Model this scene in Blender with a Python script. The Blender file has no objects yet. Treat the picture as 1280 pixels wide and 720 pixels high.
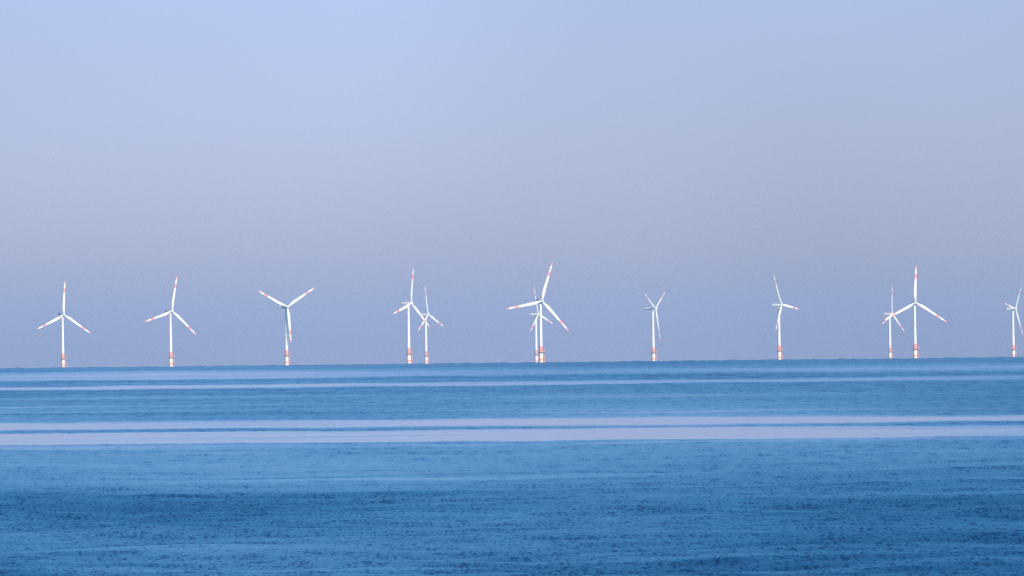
import bpy, bmesh, math
import numpy as np
from mathutils import Matrix, Vector

# ------------------------------------------------------------------ constants
EARTH = 6371000.0          # the sea follows the earth's curvature, so it makes its own horizon
CAM_H = 12.0               # eye height above the water (m)
DIP = math.sqrt(2 * CAM_H / EARTH)
HORIZON = EARTH * DIP
PX = 8.05e-5               # angle of one photo pixel (rad)
ROLL = math.radians(0.627)
SUN_EL, SUN_AZ = 24.0, 32.0    # sun behind the viewer, to the right
SKY_SEED = 236.8
R = math.radians
sc = bpy.context.scene
col = sc.collection

# ------------------------------------------------------------------ camera
cam = bpy.data.cameras.new('camera')
cam.sensor_width = 36.0
cam.lens = 18.0 / math.tan(640 * PX)
cam.clip_start = 1.0
cam.clip_end = 120000.0
cam_o = bpy.data.objects.new('camera', cam)
col.objects.link(cam_o)
PITCH = 94 * PX - DIP
cam_o.matrix_world = (Matrix.Translation((0, 0, CAM_H))
                      @ Matrix.Rotation(R(90) + PITCH, 4, 'X')
                      @ Matrix.Rotation(-ROLL, 4, 'Z'))
sc.camera = cam_o

# ------------------------------------------------------------------ sky, sun, exposure
world = bpy.data.worlds.new('World')
sc.world = world
world.use_nodes = True
wn, wl = world.node_tree.nodes, world.node_tree.links
wn.clear()
w_out = wn.new('ShaderNodeOutputWorld')
w_bg = wn.new('ShaderNodeBackground')
w_sky = wn.new('ShaderNodeTexSky')
w_sky.sky_type = 'NISHITA'
w_sky.sun_disc = False
w_sky.sun_elevation = R(SUN_EL)
w_sky.sun_rotation = R(180 - SUN_AZ)
w_sky.altitude = 0
w_sky.air_density = 0.65
w_sky.dust_density = 0.74
w_sky.ozone_density = 3.0
w_bg.inputs['Strength'].default_value = 0.084
w_tint = wn.new('ShaderNodeMix')            # cool white balance of the whole sky
w_tint.data_type = 'RGBA'
w_tint.blend_type = 'MULTIPLY'
w_tint.inputs['Factor'].default_value = 1.0
w_tint.inputs[7].default_value = (1.0, 0.885, 1.15, 1)
wl.new(w_sky.outputs['Color'], w_tint.inputs[6])
# faint broad unevenness of the hazy sky, the same all round
w_tc = wn.new('ShaderNodeTexCoord')
w_map = wn.new('ShaderNodeMapping')
w_map.inputs['Location'].default_value = (SKY_SEED, 0, 0)
w_map.inputs['Scale'].default_value = (9, 9, 12)
w_nz = wn.new('ShaderNodeTexNoise')
w_nz.inputs['Scale'].default_value = 1.0
w_nz.inputs['Detail'].default_value = 2.0
w_mr = wn.new('ShaderNodeMapRange')
w_mr.inputs['From Min'].default_value = 0.25
w_mr.inputs['From Max'].default_value = 0.75
w_mr.inputs['To Min'].default_value = 0.82
w_mr.inputs['To Max'].default_value = 1.16
w_cl = wn.new('ShaderNodeMix')
w_cl.data_type = 'RGBA'
w_cl.blend_type = 'MULTIPLY'
w_cl.inputs['Factor'].default_value = 1.0
wl.new(w_tc.outputs['Generated'], w_map.inputs['Vector'])
wl.new(w_map.outputs['Vector'], w_nz.inputs['Vector'])
wl.new(w_nz.outputs['Fac'], w_mr.inputs['Value'])
wl.new(w_tint.outputs[2], w_cl.inputs[6])
wl.new(w_mr.outputs['Result'], w_cl.inputs[7])
wl.new(w_cl.outputs[2], w_bg.inputs['Color'])
wl.new(w_bg.outputs['Background'], w_out.inputs['Surface'])

sun = bpy.data.lights.new('sun', 'SUN')
sun.energy = 4.2
sun.angle = R(0.53)
sun.color = (1.0, 0.86, 0.70)
sun_o = bpy.data.objects.new('sun', sun)
col.objects.link(sun_o)
sd = Vector((math.sin(R(SUN_AZ)) * math.cos(R(SUN_EL)), -math.cos(R(SUN_AZ)) * math.cos(R(SUN_EL)), math.sin(R(SUN_EL))))
sun_o.rotation_euler = sd.to_track_quat('Z', 'Y').to_euler()
sun_o.location = (0, 0, 60)

vs = sc.view_settings
vs.view_transform = 'Standard'
vs.look = 'None'
vs.exposure = 0.4
vs.gamma = 1.0
vs.use_curve_mapping = False
sc.render.engine = 'CYCLES'
sc.cycles.use_denoising = False
sc.cycles.max_bounces = 8
sc.cycles.volume_bounces = 0

# ------------------------------------------------------------------ materials
def mat(name, base, rough=0.45, var=0.06, scale=0.6):
    m = bpy.data.materials.new(name)
    m.use_nodes = True
    n, l = m.node_tree.nodes, m.node_tree.links
    p = n['Principled BSDF']
    p.inputs['Roughness'].default_value = rough
    tc = n.new('ShaderNodeTexCoord')
    nz = n.new('ShaderNodeTexNoise')
    nz.inputs['Scale'].default_value = scale
    nz.inputs['Detail'].default_value = 5
    l.new(tc.outputs['Object'], nz.inputs['Vector'])
    rp = n.new('ShaderNodeValToRGB')
    rp.color_ramp.elements[0].position = 0.3
    rp.color_ramp.elements[1].position = 0.7
    rp.color_ramp.elements[0].color = (*[c * (1 - var) for c in base], 1)
    rp.color_ramp.elements[1].color = (*[min(c * (1 + var), 0.9) for c in base], 1)
    l.new(nz.outputs['Fac'], rp.inputs['Fac'])
    l.new(rp.outputs['Color'], p.inputs['Base Color'])
    return m

M_WHITE = mat('white_paint', (0.75, 0.74, 0.715), 0.4, 0.03)
M_RED = mat('red_marking_paint', (0.80, 0.21, 0.16), 0.45, 0.08)
M_ORANGE = mat('orange_red_paint', (0.80, 0.32, 0.21), 0.5, 0.12, 1.2)
M_CREAM = mat('cream_yellow_paint', (0.80, 0.72, 0.56), 0.5, 0.10, 1.0)
M_GREY = mat('grey_steel', (0.22, 0.23, 0.25), 0.5, 0.12, 2.0)
M_DARK = mat('dark_fouled_steel', (0.10, 0.10, 0.08), 0.7, 0.3, 2.0)

# ------------------------------------------------------------------ the sea
def drop(x, y):
    return -(x * x + y * y) / (2 * EARTH)

def dist_of(delta):                     # distance at which the water is seen `delta` below the level line
    return EARTH * (delta - np.sqrt(np.maximum(delta * delta - DIP * DIP, 0)))

def build_sea():
    fine = np.radians(np.linspace(-4.2, 4.2, 840))
    side = np.radians(4.2 + (180 - 4.2) * (np.linspace(0, 1, 46)[1:-1]) ** 1.6)
    ang = np.concatenate([-side[::-1], fine, side])           # from -180 to 180, open at the seam behind
    ang = np.concatenate([[-math.pi], ang])
    delta = np.arange(0.030, DIP, -0.5 * PX)
    rad = np.concatenate([np.geomspace(2.0, dist_of(np.array([0.0302]))[0], 26)[:-1], dist_of(delta),
                          np.linspace(HORIZON * 1.004, 20000, 45)])
    na, nr = len(ang), len(rad)
    A, D = np.meshgrid(ang, rad)                              # rows = distance
    X, Y = D * np.sin(A), D * np.cos(A)
    rows = np.gradient(rad)[:, None] * np.ones((1, na))
    # --- how choppy the water is: calm slicks lie across the sea in long lanes
    p = ((CAM_H / np.maximum(Y, 30.0) + np.maximum(Y, 30.0) / (2 * EARTH)) - DIP) / PX      # a measure of distance along y
    far = Y > HORIZON
    p = np.where(far, 0, p)
    xs = X / np.maximum(D, 1)                                 # bearing
    rng = np.random.default_rng(5)
    wob = np.zeros_like(p)
    for k in range(14):                                       # wandering edges of the lanes
        f = 4 * 1.5 ** k
        wob += rng.normal() * 1.1 / (k + 2.0) * np.sin(f * 12 * xs + rng.uniform(0, 6.28) + 0.35 * p * rng.normal())
    wob2 = np.zeros_like(p)
    for k in range(6):
        wob2 += rng.normal() * 2.6 / (k + 1.0) * np.sin(30 * 1.6 ** k * xs + rng.uniform(0, 6.28))
    p2 = p + wob * 0.75 + wob2 * np.clip((p - 105) / 30, 0, 1) - 42 * xs * np.clip((p - 40) / 40, 0, 1) * np.clip((130 - p) / 40, 0, 1)
    t = np.clip((xs + 0.05) / 0.10, 0, 1)
    kp = np.array([-50, 3.5, 6, 9, 14.5, 17, 21.5, 24, 26, 28, 40, 55, 68.2, 71.4, 76.8, 79.4, 81.7, 84.4, 95.6, 99.2, 110, 130, 141, 164, 178, 190, 205, 235, 260, 400, 3000])
    kl = np.array([.80, .80, .36, .18, .20, .78, .78, .14, .14, .66, .58, .52, .48, .0, .0, .62, .62, .0, .0, .42, .45, .45, .48, .95, 1.0, .92, .84, .9, 1.06, 1.1, 1.0])
    kr = np.array([.85, .85, .70, .48, .40, .85, .85, .2, .2, .74, .72, .66, .58, .05, .02, .70, .70, .02, .05, .60, .62, .64, .75, .97, 1.04, 1.04, 1.0, 1.06, 1.14, 1.14, 1.0])
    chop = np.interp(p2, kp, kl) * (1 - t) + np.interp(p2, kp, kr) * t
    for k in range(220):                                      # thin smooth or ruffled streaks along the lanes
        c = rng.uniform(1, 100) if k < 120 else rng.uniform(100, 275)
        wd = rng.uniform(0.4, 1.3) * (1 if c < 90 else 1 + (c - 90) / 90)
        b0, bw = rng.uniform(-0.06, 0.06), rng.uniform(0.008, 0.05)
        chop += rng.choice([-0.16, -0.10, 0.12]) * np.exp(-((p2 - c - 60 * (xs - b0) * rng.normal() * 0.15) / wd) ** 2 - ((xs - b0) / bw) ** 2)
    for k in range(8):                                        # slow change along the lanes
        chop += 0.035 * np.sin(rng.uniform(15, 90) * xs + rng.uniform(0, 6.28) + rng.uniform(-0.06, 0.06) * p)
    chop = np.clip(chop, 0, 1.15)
    chop = np.where(Y < 0, 1.0, chop)
    # --- waves: a spread of sine trains; short ones only where the sheet is fine enough to carry them
    Z = np.zeros_like(X)
    for k in range(46):
        lam = 2.2 * (45 / 2.2) ** (k / 45.0) * rng.uniform(0.93, 1.07)
        th = rng.normal() * 0.75
        kk = 2 * math.pi / lam
        amp = 0.0040 * lam ** 0.75
        carry = np.clip((lam * max(abs(math.cos(th)), .35) ** 0.5 / rows - 2.2) / 2.0, 0, 1)
        Z += amp * carry * (0.12 + 0.88 * chop) * np.sin(kk * (X * math.sin(th) + Y * math.cos(th)) + rng.uniform(0, 6.28))
    for k in range(10):                                       # long low swell, and rougher water out at the horizon
        lam = rng.uniform(160, 420)
        th = rng.normal() * 0.9
        kk = 2 * math.pi / lam
        Z += (0.02 + 0.16 * np.clip((D - 9000) / 3000, 0, 1)) * np.sin(kk * (X * math.sin(th) + Y * math.cos(th)) + rng.uniform(0, 6.28))
    for k in range(12):                                       # steep short seas breaking up the horizon line
        lam = rng.uniform(11, 60)
        th = rng.normal() * 0.35 + math.pi / 2
        kk = 2 * math.pi / lam
        Z += 0.15 * np.clip((D - 9500) / 2000, 0, 1) * np.sin(kk * (X * math.sin(th) + Y * math.cos(th)) + rng.uniform(0, 6.28))
    Z = np.where(D > 25, Z, 0)
    Z += drop(X, Y)
    co = np.stack([X, Y, Z], -1).reshape(-1, 3)
    i = np.arange(nr - 1)[:, None] * na
    j = np.arange(na)[None, :]
    j2 = (j + 1) % na
    quads = np.stack([i + j, i + j2, i + na + j2, i + na + j], -1).reshape(-1, 4)[:, ::-1]
    c = len(co)
    co = np.vstack([co, [[0, 0, 0]]])
    jj = np.arange(na)
    tris = np.stack([np.full(na, c), (jj + 1) % na, jj], -1)
    nq, nt = len(quads), len(tris)
    me = bpy.data.meshes.new('sea')
    me.vertices.add(len(co))
    me.vertices.foreach_set('co', co.astype(np.float32).ravel())
    me.loops.add(nq * 4 + nt * 3)
    me.loops.foreach_set('vertex_index', np.concatenate([quads.ravel(), tris.ravel()]).astype(np.int32))
    me.polygons.add(nq + nt)
    st = np.concatenate([np.arange(nq) * 4, nq * 4 + np.arange(nt) * 3]).astype(np.int32)
    me.polygons.foreach_set('loop_start', st)
    me.polygons.foreach_set('use_smooth', np.ones(nq + nt, bool))
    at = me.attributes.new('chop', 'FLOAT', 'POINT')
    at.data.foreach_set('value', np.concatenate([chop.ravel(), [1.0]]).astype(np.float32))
    me.update(calc_edges=True)
    me.validate()
    o = bpy.data.objects.new('sea', me)
    col.objects.link(o)
    o['kind'] = 'structure'
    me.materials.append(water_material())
    return o

def water_material():
    m = bpy.data.materials.new('sea_water')
    m.use_nodes = True
    n, l = m.node_tree.nodes, m.node_tree.links
    n.remove(n['Principled BSDF'])
    body = n.new('ShaderNodeBsdfDiffuse')                     # light coming back up out of the water
    body.inputs['Color'].default_value = (0.003, 0.125, 0.34, 1)
    mirror = n.new('ShaderNodeBsdfGlossy')
    fres = n.new('ShaderNodeFresnel')
    fres.inputs['IOR'].default_value = 1.333
    mix = n.new('ShaderNodeMixShader')
    l.new(fres.outputs[0], mix.inputs[0])
    l.new(body.outputs[0], mix.inputs[1])
    l.new(mirror.outputs[0], mix.inputs[2])
    l.new(mix.outputs[0], n['Material Output'].inputs['Surface'])
    at = n.new('ShaderNodeAttribute'); at.attribute_name = 'chop'
    geo = n.new('ShaderNodeNewGeometry')
    def math_node(op, a=None, b=None):
        q = n.new('ShaderNodeMath'); q.operation = op
        for k, v in enumerate((a, b)):
            if v is None: continue
            if isinstance(v, (int, float)): q.inputs[k].default_value = v
            else: l.new(v, q.inputs[k])
        return q.outputs[0]
    def vmath(op, a, b):
        q = n.new('ShaderNodeVectorMath'); q.operation = op
        for k, v in enumerate((a, b)):
            if isinstance(v, tuple): q.inputs[k].default_value = v
            else: l.new(v, q.inputs[k])
        return q.outputs[0]
    def noise(scale_xyz, detail):
        q = n.new('ShaderNodeTexNoise')
        q.inputs['Scale'].default_value = 1.0
        q.inputs['Detail'].default_value = detail
        q.inputs['Roughness'].default_value = 0.6
        l.new(vmath('MULTIPLY', geo.outputs['Position'], scale_xyz), q.inputs['Vector'])
        return q
    # ripples: their slope is given straight to the normal
    r1 = noise((4.2, 0.75, 0.0), 4.0)
    r2 = noise((0.55, 0.10, 0.0), 2.0)
    patch = noise((0.05, 0.012, 0.0), 3.0)
    half = (0.5, 0.5, 0.5)
    s = vmath('ADD', vmath('MULTIPLY', vmath('SUBTRACT', r1.outputs['Color'], half), (0.85, 1.45, 0.0)),
              vmath('MULTIPLY', vmath('SUBTRACT', r2.outputs['Color'], half), (0.20, 0.35, 0.0)))
    # longer wave groups, which take over where single ripples are too far away to see
    r3 = noise((0.75, 0.045, 0.0), 3.0)
    r4 = noise((0.22, 0.009, 0.0), 3.0)
    sep = n.new('ShaderNodeSeparateXYZ'); l.new(geo.outputs['Position'], sep.inputs[0])
    for rr, y0, y1, ampl in ((r3, 600, 1300, (0.5, 1.1, 0.0)), (r4, 1500, 3500, (0.5, 1.1, 0.0))):
        fm = n.new('ShaderNodeMapRange')
        fm.inputs['From Min'].default_value = y0; fm.inputs['From Max'].default_value = y1
        l.new(sep.outputs['Y'], fm.inputs['Value'])
        fc = n.new('ShaderNodeCombineXYZ')
        for k in range(3): l.new(fm.outputs['Result'], fc.inputs[k])
        s = vmath('ADD', s, vmath('MULTIPLY', vmath('MULTIPLY', vmath('SUBTRACT', rr.outputs['Color'], half), ampl), fc.outputs[0]))
    pm = n.new('ShaderNodeMapRange')
    pm.inputs['From Min'].default_value = 0.3; pm.inputs['From Max'].default_value = 0.7
    pm.inputs['To Min'].default_value = 0.87; pm.inputs['To Max'].default_value = 1.12
    l.new(patch.outputs['Fac'], pm.inputs['Value'])
    ch = math_node('MULTIPLY', at.outputs['Fac'], pm.outputs['Result'])
    comb = n.new('ShaderNodeCombineXYZ')
    for k in range(3): l.new(ch, comb.inputs[k])
    s = vmath('MULTIPLY', s, comb.outputs[0])
    nn = n.new('ShaderNodeVectorMath'); nn.operation = 'NORMALIZE'
    l.new(vmath('ADD', geo.outputs['Normal'], s), nn.inputs[0])
    l.new(nn.outputs[0], mirror.inputs['Normal'])
    l.new(nn.outputs[0], fres.inputs['Normal'])
    # choppy water's dimmer, bluer reflection is painted into the mirror colour
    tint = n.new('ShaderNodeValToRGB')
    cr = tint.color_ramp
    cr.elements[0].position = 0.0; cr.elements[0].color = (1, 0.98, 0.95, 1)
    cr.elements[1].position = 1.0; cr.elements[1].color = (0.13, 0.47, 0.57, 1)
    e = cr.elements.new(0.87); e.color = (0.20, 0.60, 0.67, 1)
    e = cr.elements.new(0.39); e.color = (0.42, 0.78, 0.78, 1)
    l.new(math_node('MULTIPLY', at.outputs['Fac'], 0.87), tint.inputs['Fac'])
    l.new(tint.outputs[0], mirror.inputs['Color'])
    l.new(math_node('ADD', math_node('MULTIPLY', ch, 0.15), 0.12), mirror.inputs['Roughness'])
    return m

build_sea()

# ------------------------------------------------------------------ wind turbines
HUB = 74.0                 # hub height above the water
RAD = 48.0                 # rotor radius
TILT, CONE = R(6), R(2)
OVERHANG = 4.4

def mesh_from(name, bm, *mats, smooth=True):
    bmesh.ops.recalc_face_normals(bm, faces=bm.faces)
    me = bpy.data.meshes.new(name)
    bm.to_mesh(me); bm.free()
    for m in mats: me.materials.append(m)
    if smooth:
        me.polygons.foreach_set('use_smooth', [True] * len(me.polygons))
        try: me.set_sharp_from_angle(angle=R(40))
        except Exception: pass
    return me

def loft(bm, rings, caps=(True, True)):
    vr = [[bm.verts.new(c) for c in r] for r in rings]
    n = len(vr[0])
    for a, b in zip(vr[:-1], vr[1:]):
        for i in range(n):
            bm.faces.new((a[i], a[(i + 1) % n], b[(i + 1) % n], b[i]))
    if caps[0]: bm.faces.new(vr[0][::-1])
    if caps[1]: bm.faces.new(vr[-1])

def ring_z(r, z, n=32, cx=0, cy=0):
    return [(cx + r * math.cos(2 * math.pi * i / n), cy + r * math.sin(2 * math.pi * i / n), z) for i in range(n)]

def lathe(bm, prof, n=32, cx=0, cy=0):
    loft(bm, [ring_z(r, z, n, cx, cy) for r, z in prof])

def tube(bm, a, b, r, n=8):
    a, b = Vector(a), Vector(b)
    q = (b - a).to_track_quat('Z', 'Y')
    loft(bm, [[tuple(e + q @ Vector((r * math.cos(2 * math.pi * i / n), r * math.sin(2 * math.pi * i / n), 0))) for i in range(n)] for e in (a, b)])

def box(bm, c, s):
    m = Matrix.Translation(c) @ Matrix.Diagonal((*s, 1))
    bmesh.ops.create_cube(bm, size=1, matrix=m)

def tower_r(z):            # tapered tube
    t = (z - 12.9) / (HUB - 2.0 - 12.9)
    return 2.05 - 0.75 * t

def blade_section(f):
    # chord, thickness, twist along the blade, f = 0 at the hub axis, 1 at the tip
    ks = [0.02, 0.06, 0.12, 0.20, 0.27, 0.40, 0.55, 0.70, 0.85, 0.94, 0.98, 1.0]
    ch = np.interp(f, ks, [2.0, 2.0, 2.6, 3.4, 3.4, 3.0, 2.5, 2.15, 1.65, 1.25, 0.85, 0.25])
    th = np.interp(f, ks, [2.0, 2.0, 1.7, 1.25, 1.0, 0.72, 0.5, 0.36, 0.25, 0.18, 0.12, 0.06])
    tw = R(np.interp(f, ks, [14, 14, 13, 11, 9, 6, 4, 2.5, 1.5, 1, 1, 1]))
    rd = np.interp(f, ks, [1, 1, .6, .15, 0, 0, 0, 0, 0, 0, 0, 0])     # 1 = round root, 0 = aerofoil
    out = []
    n = 16
    for i in range(n):
        a = 2 * math.pi * i / n
        cx, cy = math.cos(a), math.sin(a)
        xr, yr = cx * ch / 2, cy * th / 2
        # aerofoil: blunt leading edge (+x), thin trailing edge (-x)
        xa = cx * ch / 2 - 0.18 * ch
        ya = cy * th / 2 * (0.55 + 0.45 * cx)
        x, y = rd * xr + (1 - rd) * xa, rd * yr + (1 - rd) * ya
        z = f * RAD
        x2 = x * math.cos(tw) - y * math.sin(tw)
        y2 = x * math.sin(tw) + y * math.cos(tw)
        out.append((x2, y2 - z * math.tan(CONE), z))
    return out

def blade_piece(name, spans, m):
    bm = bmesh.new()
    for f0, f1 in spans:
        k = max(3, int((f1 - f0) * 40))
        loft(bm, [blade_section(f) for f in np.linspace(f0, f1, k)])
    return mesh_from(name, bm, m)

B0, B1, B2 = 0.645, 0.77, 0.912        # painted blade markings
ME = {}
ME['blade'] = blade_piece('blade', [(0.022, B0), (B1, B2)], M_WHITE)
ME['red_band'] = blade_piece('red_band', [(B0, B1)], M_RED)
ME['red_tip'] = blade_piece('red_tip', [(B2, 1.0)], M_RED)

bm = bmesh.new()                        # spinner, pointing to -y
def ring_y(r, y, n=24): return [(r * math.cos(2 * math.pi * i / n), y, r * math.sin(2 * math.pi * i / n)) for i in range(n)]
loft(bm, [ring_y(r, y) for r, y in ((1.45, 1.7), (1.65, 1.5), (1.7, 0.0), (1.62, -0.9), (1.35, -1.7), (0.9, -2.3), (0.35, -2.6), (0.05, -2.65))])
ME['spinner'] = mesh_from('spinner', bm, M_WHITE)

bm = bmesh.new()                        # nacelle: rounded long housing behind the rotor
def sup(w, h, y, zc, e=4.0, n=28):
    r = []
    for i in range(n):
        a = 2 * math.pi * i / n
        c, s = math.cos(a), math.sin(a)
        r.append((w / 2 * math.copysign(abs(c) ** (2 / e), c), y, zc + h / 2 * math.copysign(abs(s) ** (2 / e), s)))
    return r
loft(bm, [sup(2.9, 2.9, -2.6, 0.0, 2.3), sup(3.1, 3.1, -2.2, 0, 2.6), sup(3.5, 3.6, -0.5, 0.05, 3.5), sup(3.6, 3.8, 2.0, 0.1),
          sup(3.6, 3.8, 6.5, 0.15), sup(3.4, 3.5, 9.5, 0.25), sup(3.0, 2.9, 11.2, 0.4), sup(2.2, 2.0, 11.7, 0.5)])
ME['nacelle'] = mesh_from('nacelle', bm, M_WHITE)
bm = bmesh.new()                        # cooler and weather mast on the nacelle roof
box(bm, (0, 9.6, 2.35), (2.6, 1.4, 0.75))
bmesh.ops.bevel(bm, geom=bm.edges[:], offset=0.1, segments=2, affect='EDGES')
ME['cooler'] = mesh_from('cooler', bm, M_GREY)
bm = bmesh.new()
for x in (-0.8, 0.8): tube(bm, (x, 10.9, 1.5), (x, 10.9, 4.2), 0.07)
tube(bm, (-1.1, 10.9, 3.6), (1.1, 10.9, 3.6), 0.06)
ME['weather_mast'] = mesh_from('weather_mast', bm, M_GREY)
bm = bmesh.new()
lathe(bm, [(1.5, -2.35), (1.75, -2.3), (1.75, -1.8), (1.5, -1.72)])
ME['yaw_bearing'] = mesh_from('yaw_bearing', bm, M_GREY)

bm = bmesh.new()                        # white tower with bolted section flanges
zs = [20.2, 37.5, 37.55, 37.75, 37.8, 55.5, 55.55, 55.75, 55.8, HUB - 2.36]
lathe(bm, [(tower_r(z) + (0.05 if 37.52 < z < 37.78 or 55.52 < z < 55.78 else 0), z) for z in zs], 40)
ME['tower'] = mesh_from('tower', bm, M_WHITE)
bm = bmesh.new()
lathe(bm, [(tower_r(12.95), 12.95), (tower_r(20.2), 20.2)], 40)
ME['tower_red_band'] = mesh_from('red_band', bm, M_ORANGE)
bm = bmesh.new()
box(bm, (0.4, -2.02, 14.35), (0.95, 0.16, 2.2))
bmesh.ops.bevel(bm, geom=bm.edges[:], offset=0.05, segments=2, affect='EDGES')
ME['door'] = mesh_from('door', bm, M_GREY)

bm = bmesh.new()                        # transition piece and pile
lathe(bm, [(2.3, 5.2), (2.3, 12.3), (2.55, 12.32), (2.55, 12.6)], 40)
ME['transition_piece'] = mesh_from('transition_piece', bm, M_CREAM)
bm = bmesh.new()
lathe(bm, [(2.32, 2.7), (2.42, 2.75), (2.42, 5.1), (2.32, 5.2)], 40)
ME['red_ring'] = mesh_from('red_ring', bm, M_ORANGE)
bm = bmesh.new()
lathe(bm, [(2.3, -8), (2.3, 2.7)], 40)
ME['monopile'] = mesh_from('monopile', bm, M_CREAM)
bm = bmesh.new()
lathe(bm, [(2.33, -7), (2.35, -6.9), (2.35, 0.45), (2.33, 0.55)], 40)
ME['tide_line'] = mesh_from('tide_line', bm, M_DARK)

PCX, PR = 0.9, 4.4                      # work platform, wider on the side of the boat landing
bm = bmesh.new()
lathe(bm, [(PR - 0.1, 12.62), (PR, 12.66), (PR, 12.94), (PR - 0.1, 12.97)], 28, PCX)
for i in range(8):
    a = 2 * math.pi * i / 8 + 0.2
    tube(bm, (PCX + (PR - 0.4) * math.cos(a), (PR - 0.4) * math.sin(a), 12.62), (2.25 * math.cos(a), 2.25 * math.sin(a), 10.4), 0.14)
ME['platform'] = mesh_from('platform', bm, M_GREY)
bm = bmesh.new()
nn = 24
pts = [(PCX + (PR - 0.15) * math.cos(2 * math.pi * i / nn), (PR - 0.15) * math.sin(2 * math.pi * i / nn)) for i in range(nn)]
for i, (x, y) in enumerate(pts):
    tube(bm, (x, y, 12.95), (x, y, 14.1), 0.05, 6)
    x2, y2 = pts[(i + 1) % nn]
    for z in (13.5, 14.08): tube(bm, (x, y, z), (x2, y2, z), 0.05, 6)
ME['railing'] = mesh_from('railing', bm, M_ORANGE)
bm = bmesh.new()                        # davit crane
tube(bm, (4.4, -1.2, 12.95), (4.4, -1.2, 17.2), 0.20, 10)
tube(bm, (4.4, -1.2, 17.0), (5.6, -2.0, 18.4), 0.16, 10)
tube(bm, (5.6, -2.0, 18.4), (6.0, -2.2, 18.2), 0.14, 10)
tube(bm, (4.4, -1.2, 15.4), (5.1, -1.67, 17.75), 0.09, 8)
ME['crane'] = mesh_from('crane', bm, M_ORANGE)
bm = bmesh.new()                        # boat landing: two fender tubes and a ladder
for y in (-1.0, 0.5):
    tube(bm, (4.0, y, -3), (4.0, y, 9.6), 0.26, 10)
    tube(bm, (4.0, y, 9.6), (2.2, y, 10.6), 0.22, 10)
    for z in (1.6, 5.2, 8.6): tube(bm, (4.0, y, z), (2.1, y * 0.8, z), 0.18, 8)
for y in (-0.55, 0.05): tube(bm, (3.6, y, -2), (3.6, y, 13.0), 0.07, 6)
for k in range(36): tube(bm, (3.6, -0.55, -1 + k * 0.38), (3.6, 0.05, -1 + k * 0.38), 0.035, 5)
ME['boat_landing'] = mesh_from('boat_landing', bm, M_ORANGE)

def part(name, me, parent, local=None):
    o = bpy.data.objects.new(name, me)
    col.objects.link(o)
    o.parent = parent
    if local is not None: o.matrix_local = local
    return o

# photo column of the tower foot, photo row of the horizon there, distance, yaw of rotor, rotor turn, rotor size, label
TURBINES = [
    (78.7, 13820, 27, 5, 1.00, 'leftmost white wind turbine with one blade straight up, first from the left'),
    (213.4, 13220, 35, 13, 1.00, 'white wind turbine second from the left, upper blade tilted slightly right'),
    (358.2, 12590, 24, 58, 0.96, 'wind turbine with two blades raised in a wide V, third from the left'),
    (511.0, 12100, 55, 13, 0.96, 'taller left turbine of the crossing pair left of centre, nacelle seen from its side'),
    (532.6, 14800, 59, -4, 0.93, 'smaller right turbine of the crossing pair left of centre'),
    (676.4, 11940, 23, 19, 1.02, 'tallest wind turbine just right of centre, in front of a fainter one'),
    (670.4, 15060, 60, -9, 0.90, 'faint hazy wind turbine standing behind the tallest one near the centre'),
    (816.9, 13920, 67, 59, 0.96, 'lone turbine with two blades in a narrow V, between centre and right'),
    (974.4, 13320, 60, -22, 0.96, 'lone turbine on the right with its upper blade leaning left'),
    (1112.9, 16100, 62, 10, 1.00, 'smaller left turbine of the close pair near the right edge'),
    (1144.2, 13130, 12, 3, 1.02, 'larger right turbine of the close pair near the right edge, blade straight up'),
    (1266.8, 15000, 64, 41, 0.94, 'rightmost wind turbine, partly cut by the right edge of the picture'),
]

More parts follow.
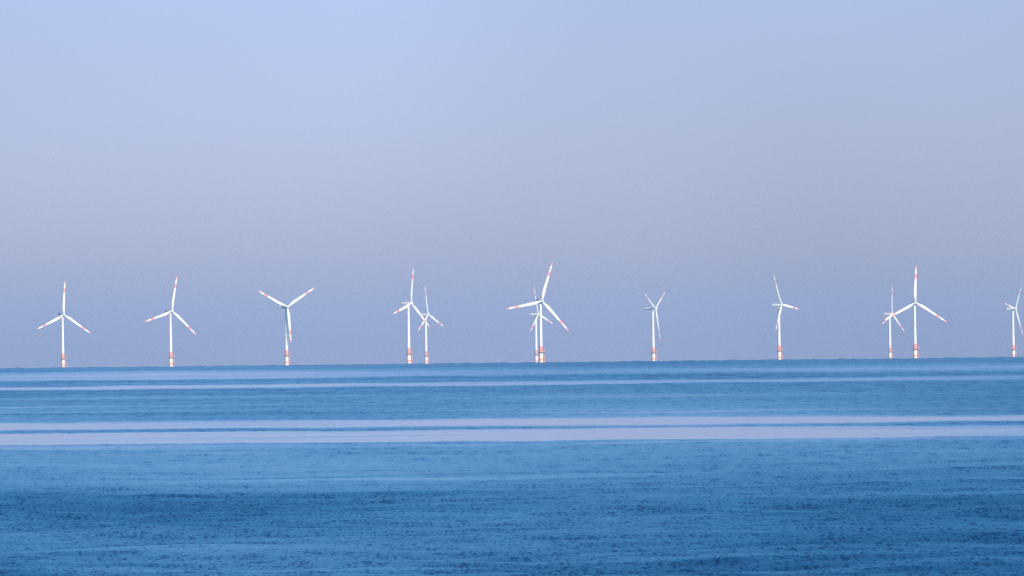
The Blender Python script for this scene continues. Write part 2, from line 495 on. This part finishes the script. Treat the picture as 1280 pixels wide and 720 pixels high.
def wind_turbine(u, d, yaw, turn, rs, label):
    v = 94 - (u - 640) * math.tan(ROLL)
    bearing = ((u - 640) * math.cos(ROLL) - v * math.sin(ROLL)) * PX
    x, y = d * math.sin(bearing), d * math.cos(bearing)
    t = bpy.data.objects.new('wind_turbine', None)
    col.objects.link(t)
    t.empty_display_size = 5
    t.location = (x, y, drop(x, y))
    t['label'] = label
    t['category'] = 'wind turbine'
    t['group'] = 'offshore wind turbines on the horizon'
    part('monopile', ME['monopile'], t)
    part('tide_line', ME['tide_line'], t)
    tp = part('transition_piece', ME['transition_piece'], t)
    part('red_ring', ME['red_ring'], tp)
    pf = part('platform', ME['platform'], t)
    part('railing', ME['railing'], pf)
    part('crane', ME['crane'], pf)
    part('boat_landing', ME['boat_landing'], t)
    tw = part('tower', ME['tower'], t)
    part('red_band', ME['tower_red_band'], tw)
    part('door', ME['door'], tw)
    head = Matrix.Translation((0, 0, HUB)) @ Matrix.Rotation(R(yaw), 4, 'Z')
    nc = part('nacelle', ME['nacelle'], t, head)
    part('cooler', ME['cooler'], nc)
    part('weather_mast', ME['weather_mast'], nc)
    part('yaw_bearing', ME['yaw_bearing'], nc)
    rot = head @ Matrix.Translation((0, -OVERHANG, 0.35)) @ Matrix.Rotation(-TILT, 4, 'X')
    part('spinner', ME['spinner'], t, rot)
    for k in range(3):
        b = part('blade', ME['blade'], t, rot @ Matrix.Rotation(R(turn + 120 * k), 4, 'Y') @ Matrix.Scale(rs, 4))
        part('red_band', ME['red_band'], b)
        part('red_tip', ME['red_tip'], b)

for a in TURBINES: wind_turbine(*a)

# ------------------------------------------------------------------ haze over the water
hz = bpy.data.meshes.new('haze')
bm = bmesh.new()
box(bm, (0, 0, (140 - 36) / 2), (60000, 60000, 140 + 36))
bm.to_mesh(hz); bm.free()
ho = bpy.data.objects.new('haze', hz)
col.objects.link(ho)
ho['kind'] = 'stuff'
hm = bpy.data.materials.new('haze_air')
hm.use_nodes = True
hn, hl = hm.node_tree.nodes, hm.node_tree.links
hn.clear()
h_out = hn.new('ShaderNodeOutputMaterial')
h_vol = hn.new('ShaderNodeVolumePrincipled')
h_vol.inputs['Color'].default_value = (0.27, 0.54, 1.0, 1)
h_vol.inputs['Density'].default_value = 1.9e-5
h_vol.inputs['Anisotropy'].default_value = -0.22
hl.new(h_vol.outputs['Volume'], h_out.inputs['Volume'])
hz.materials.append(hm)
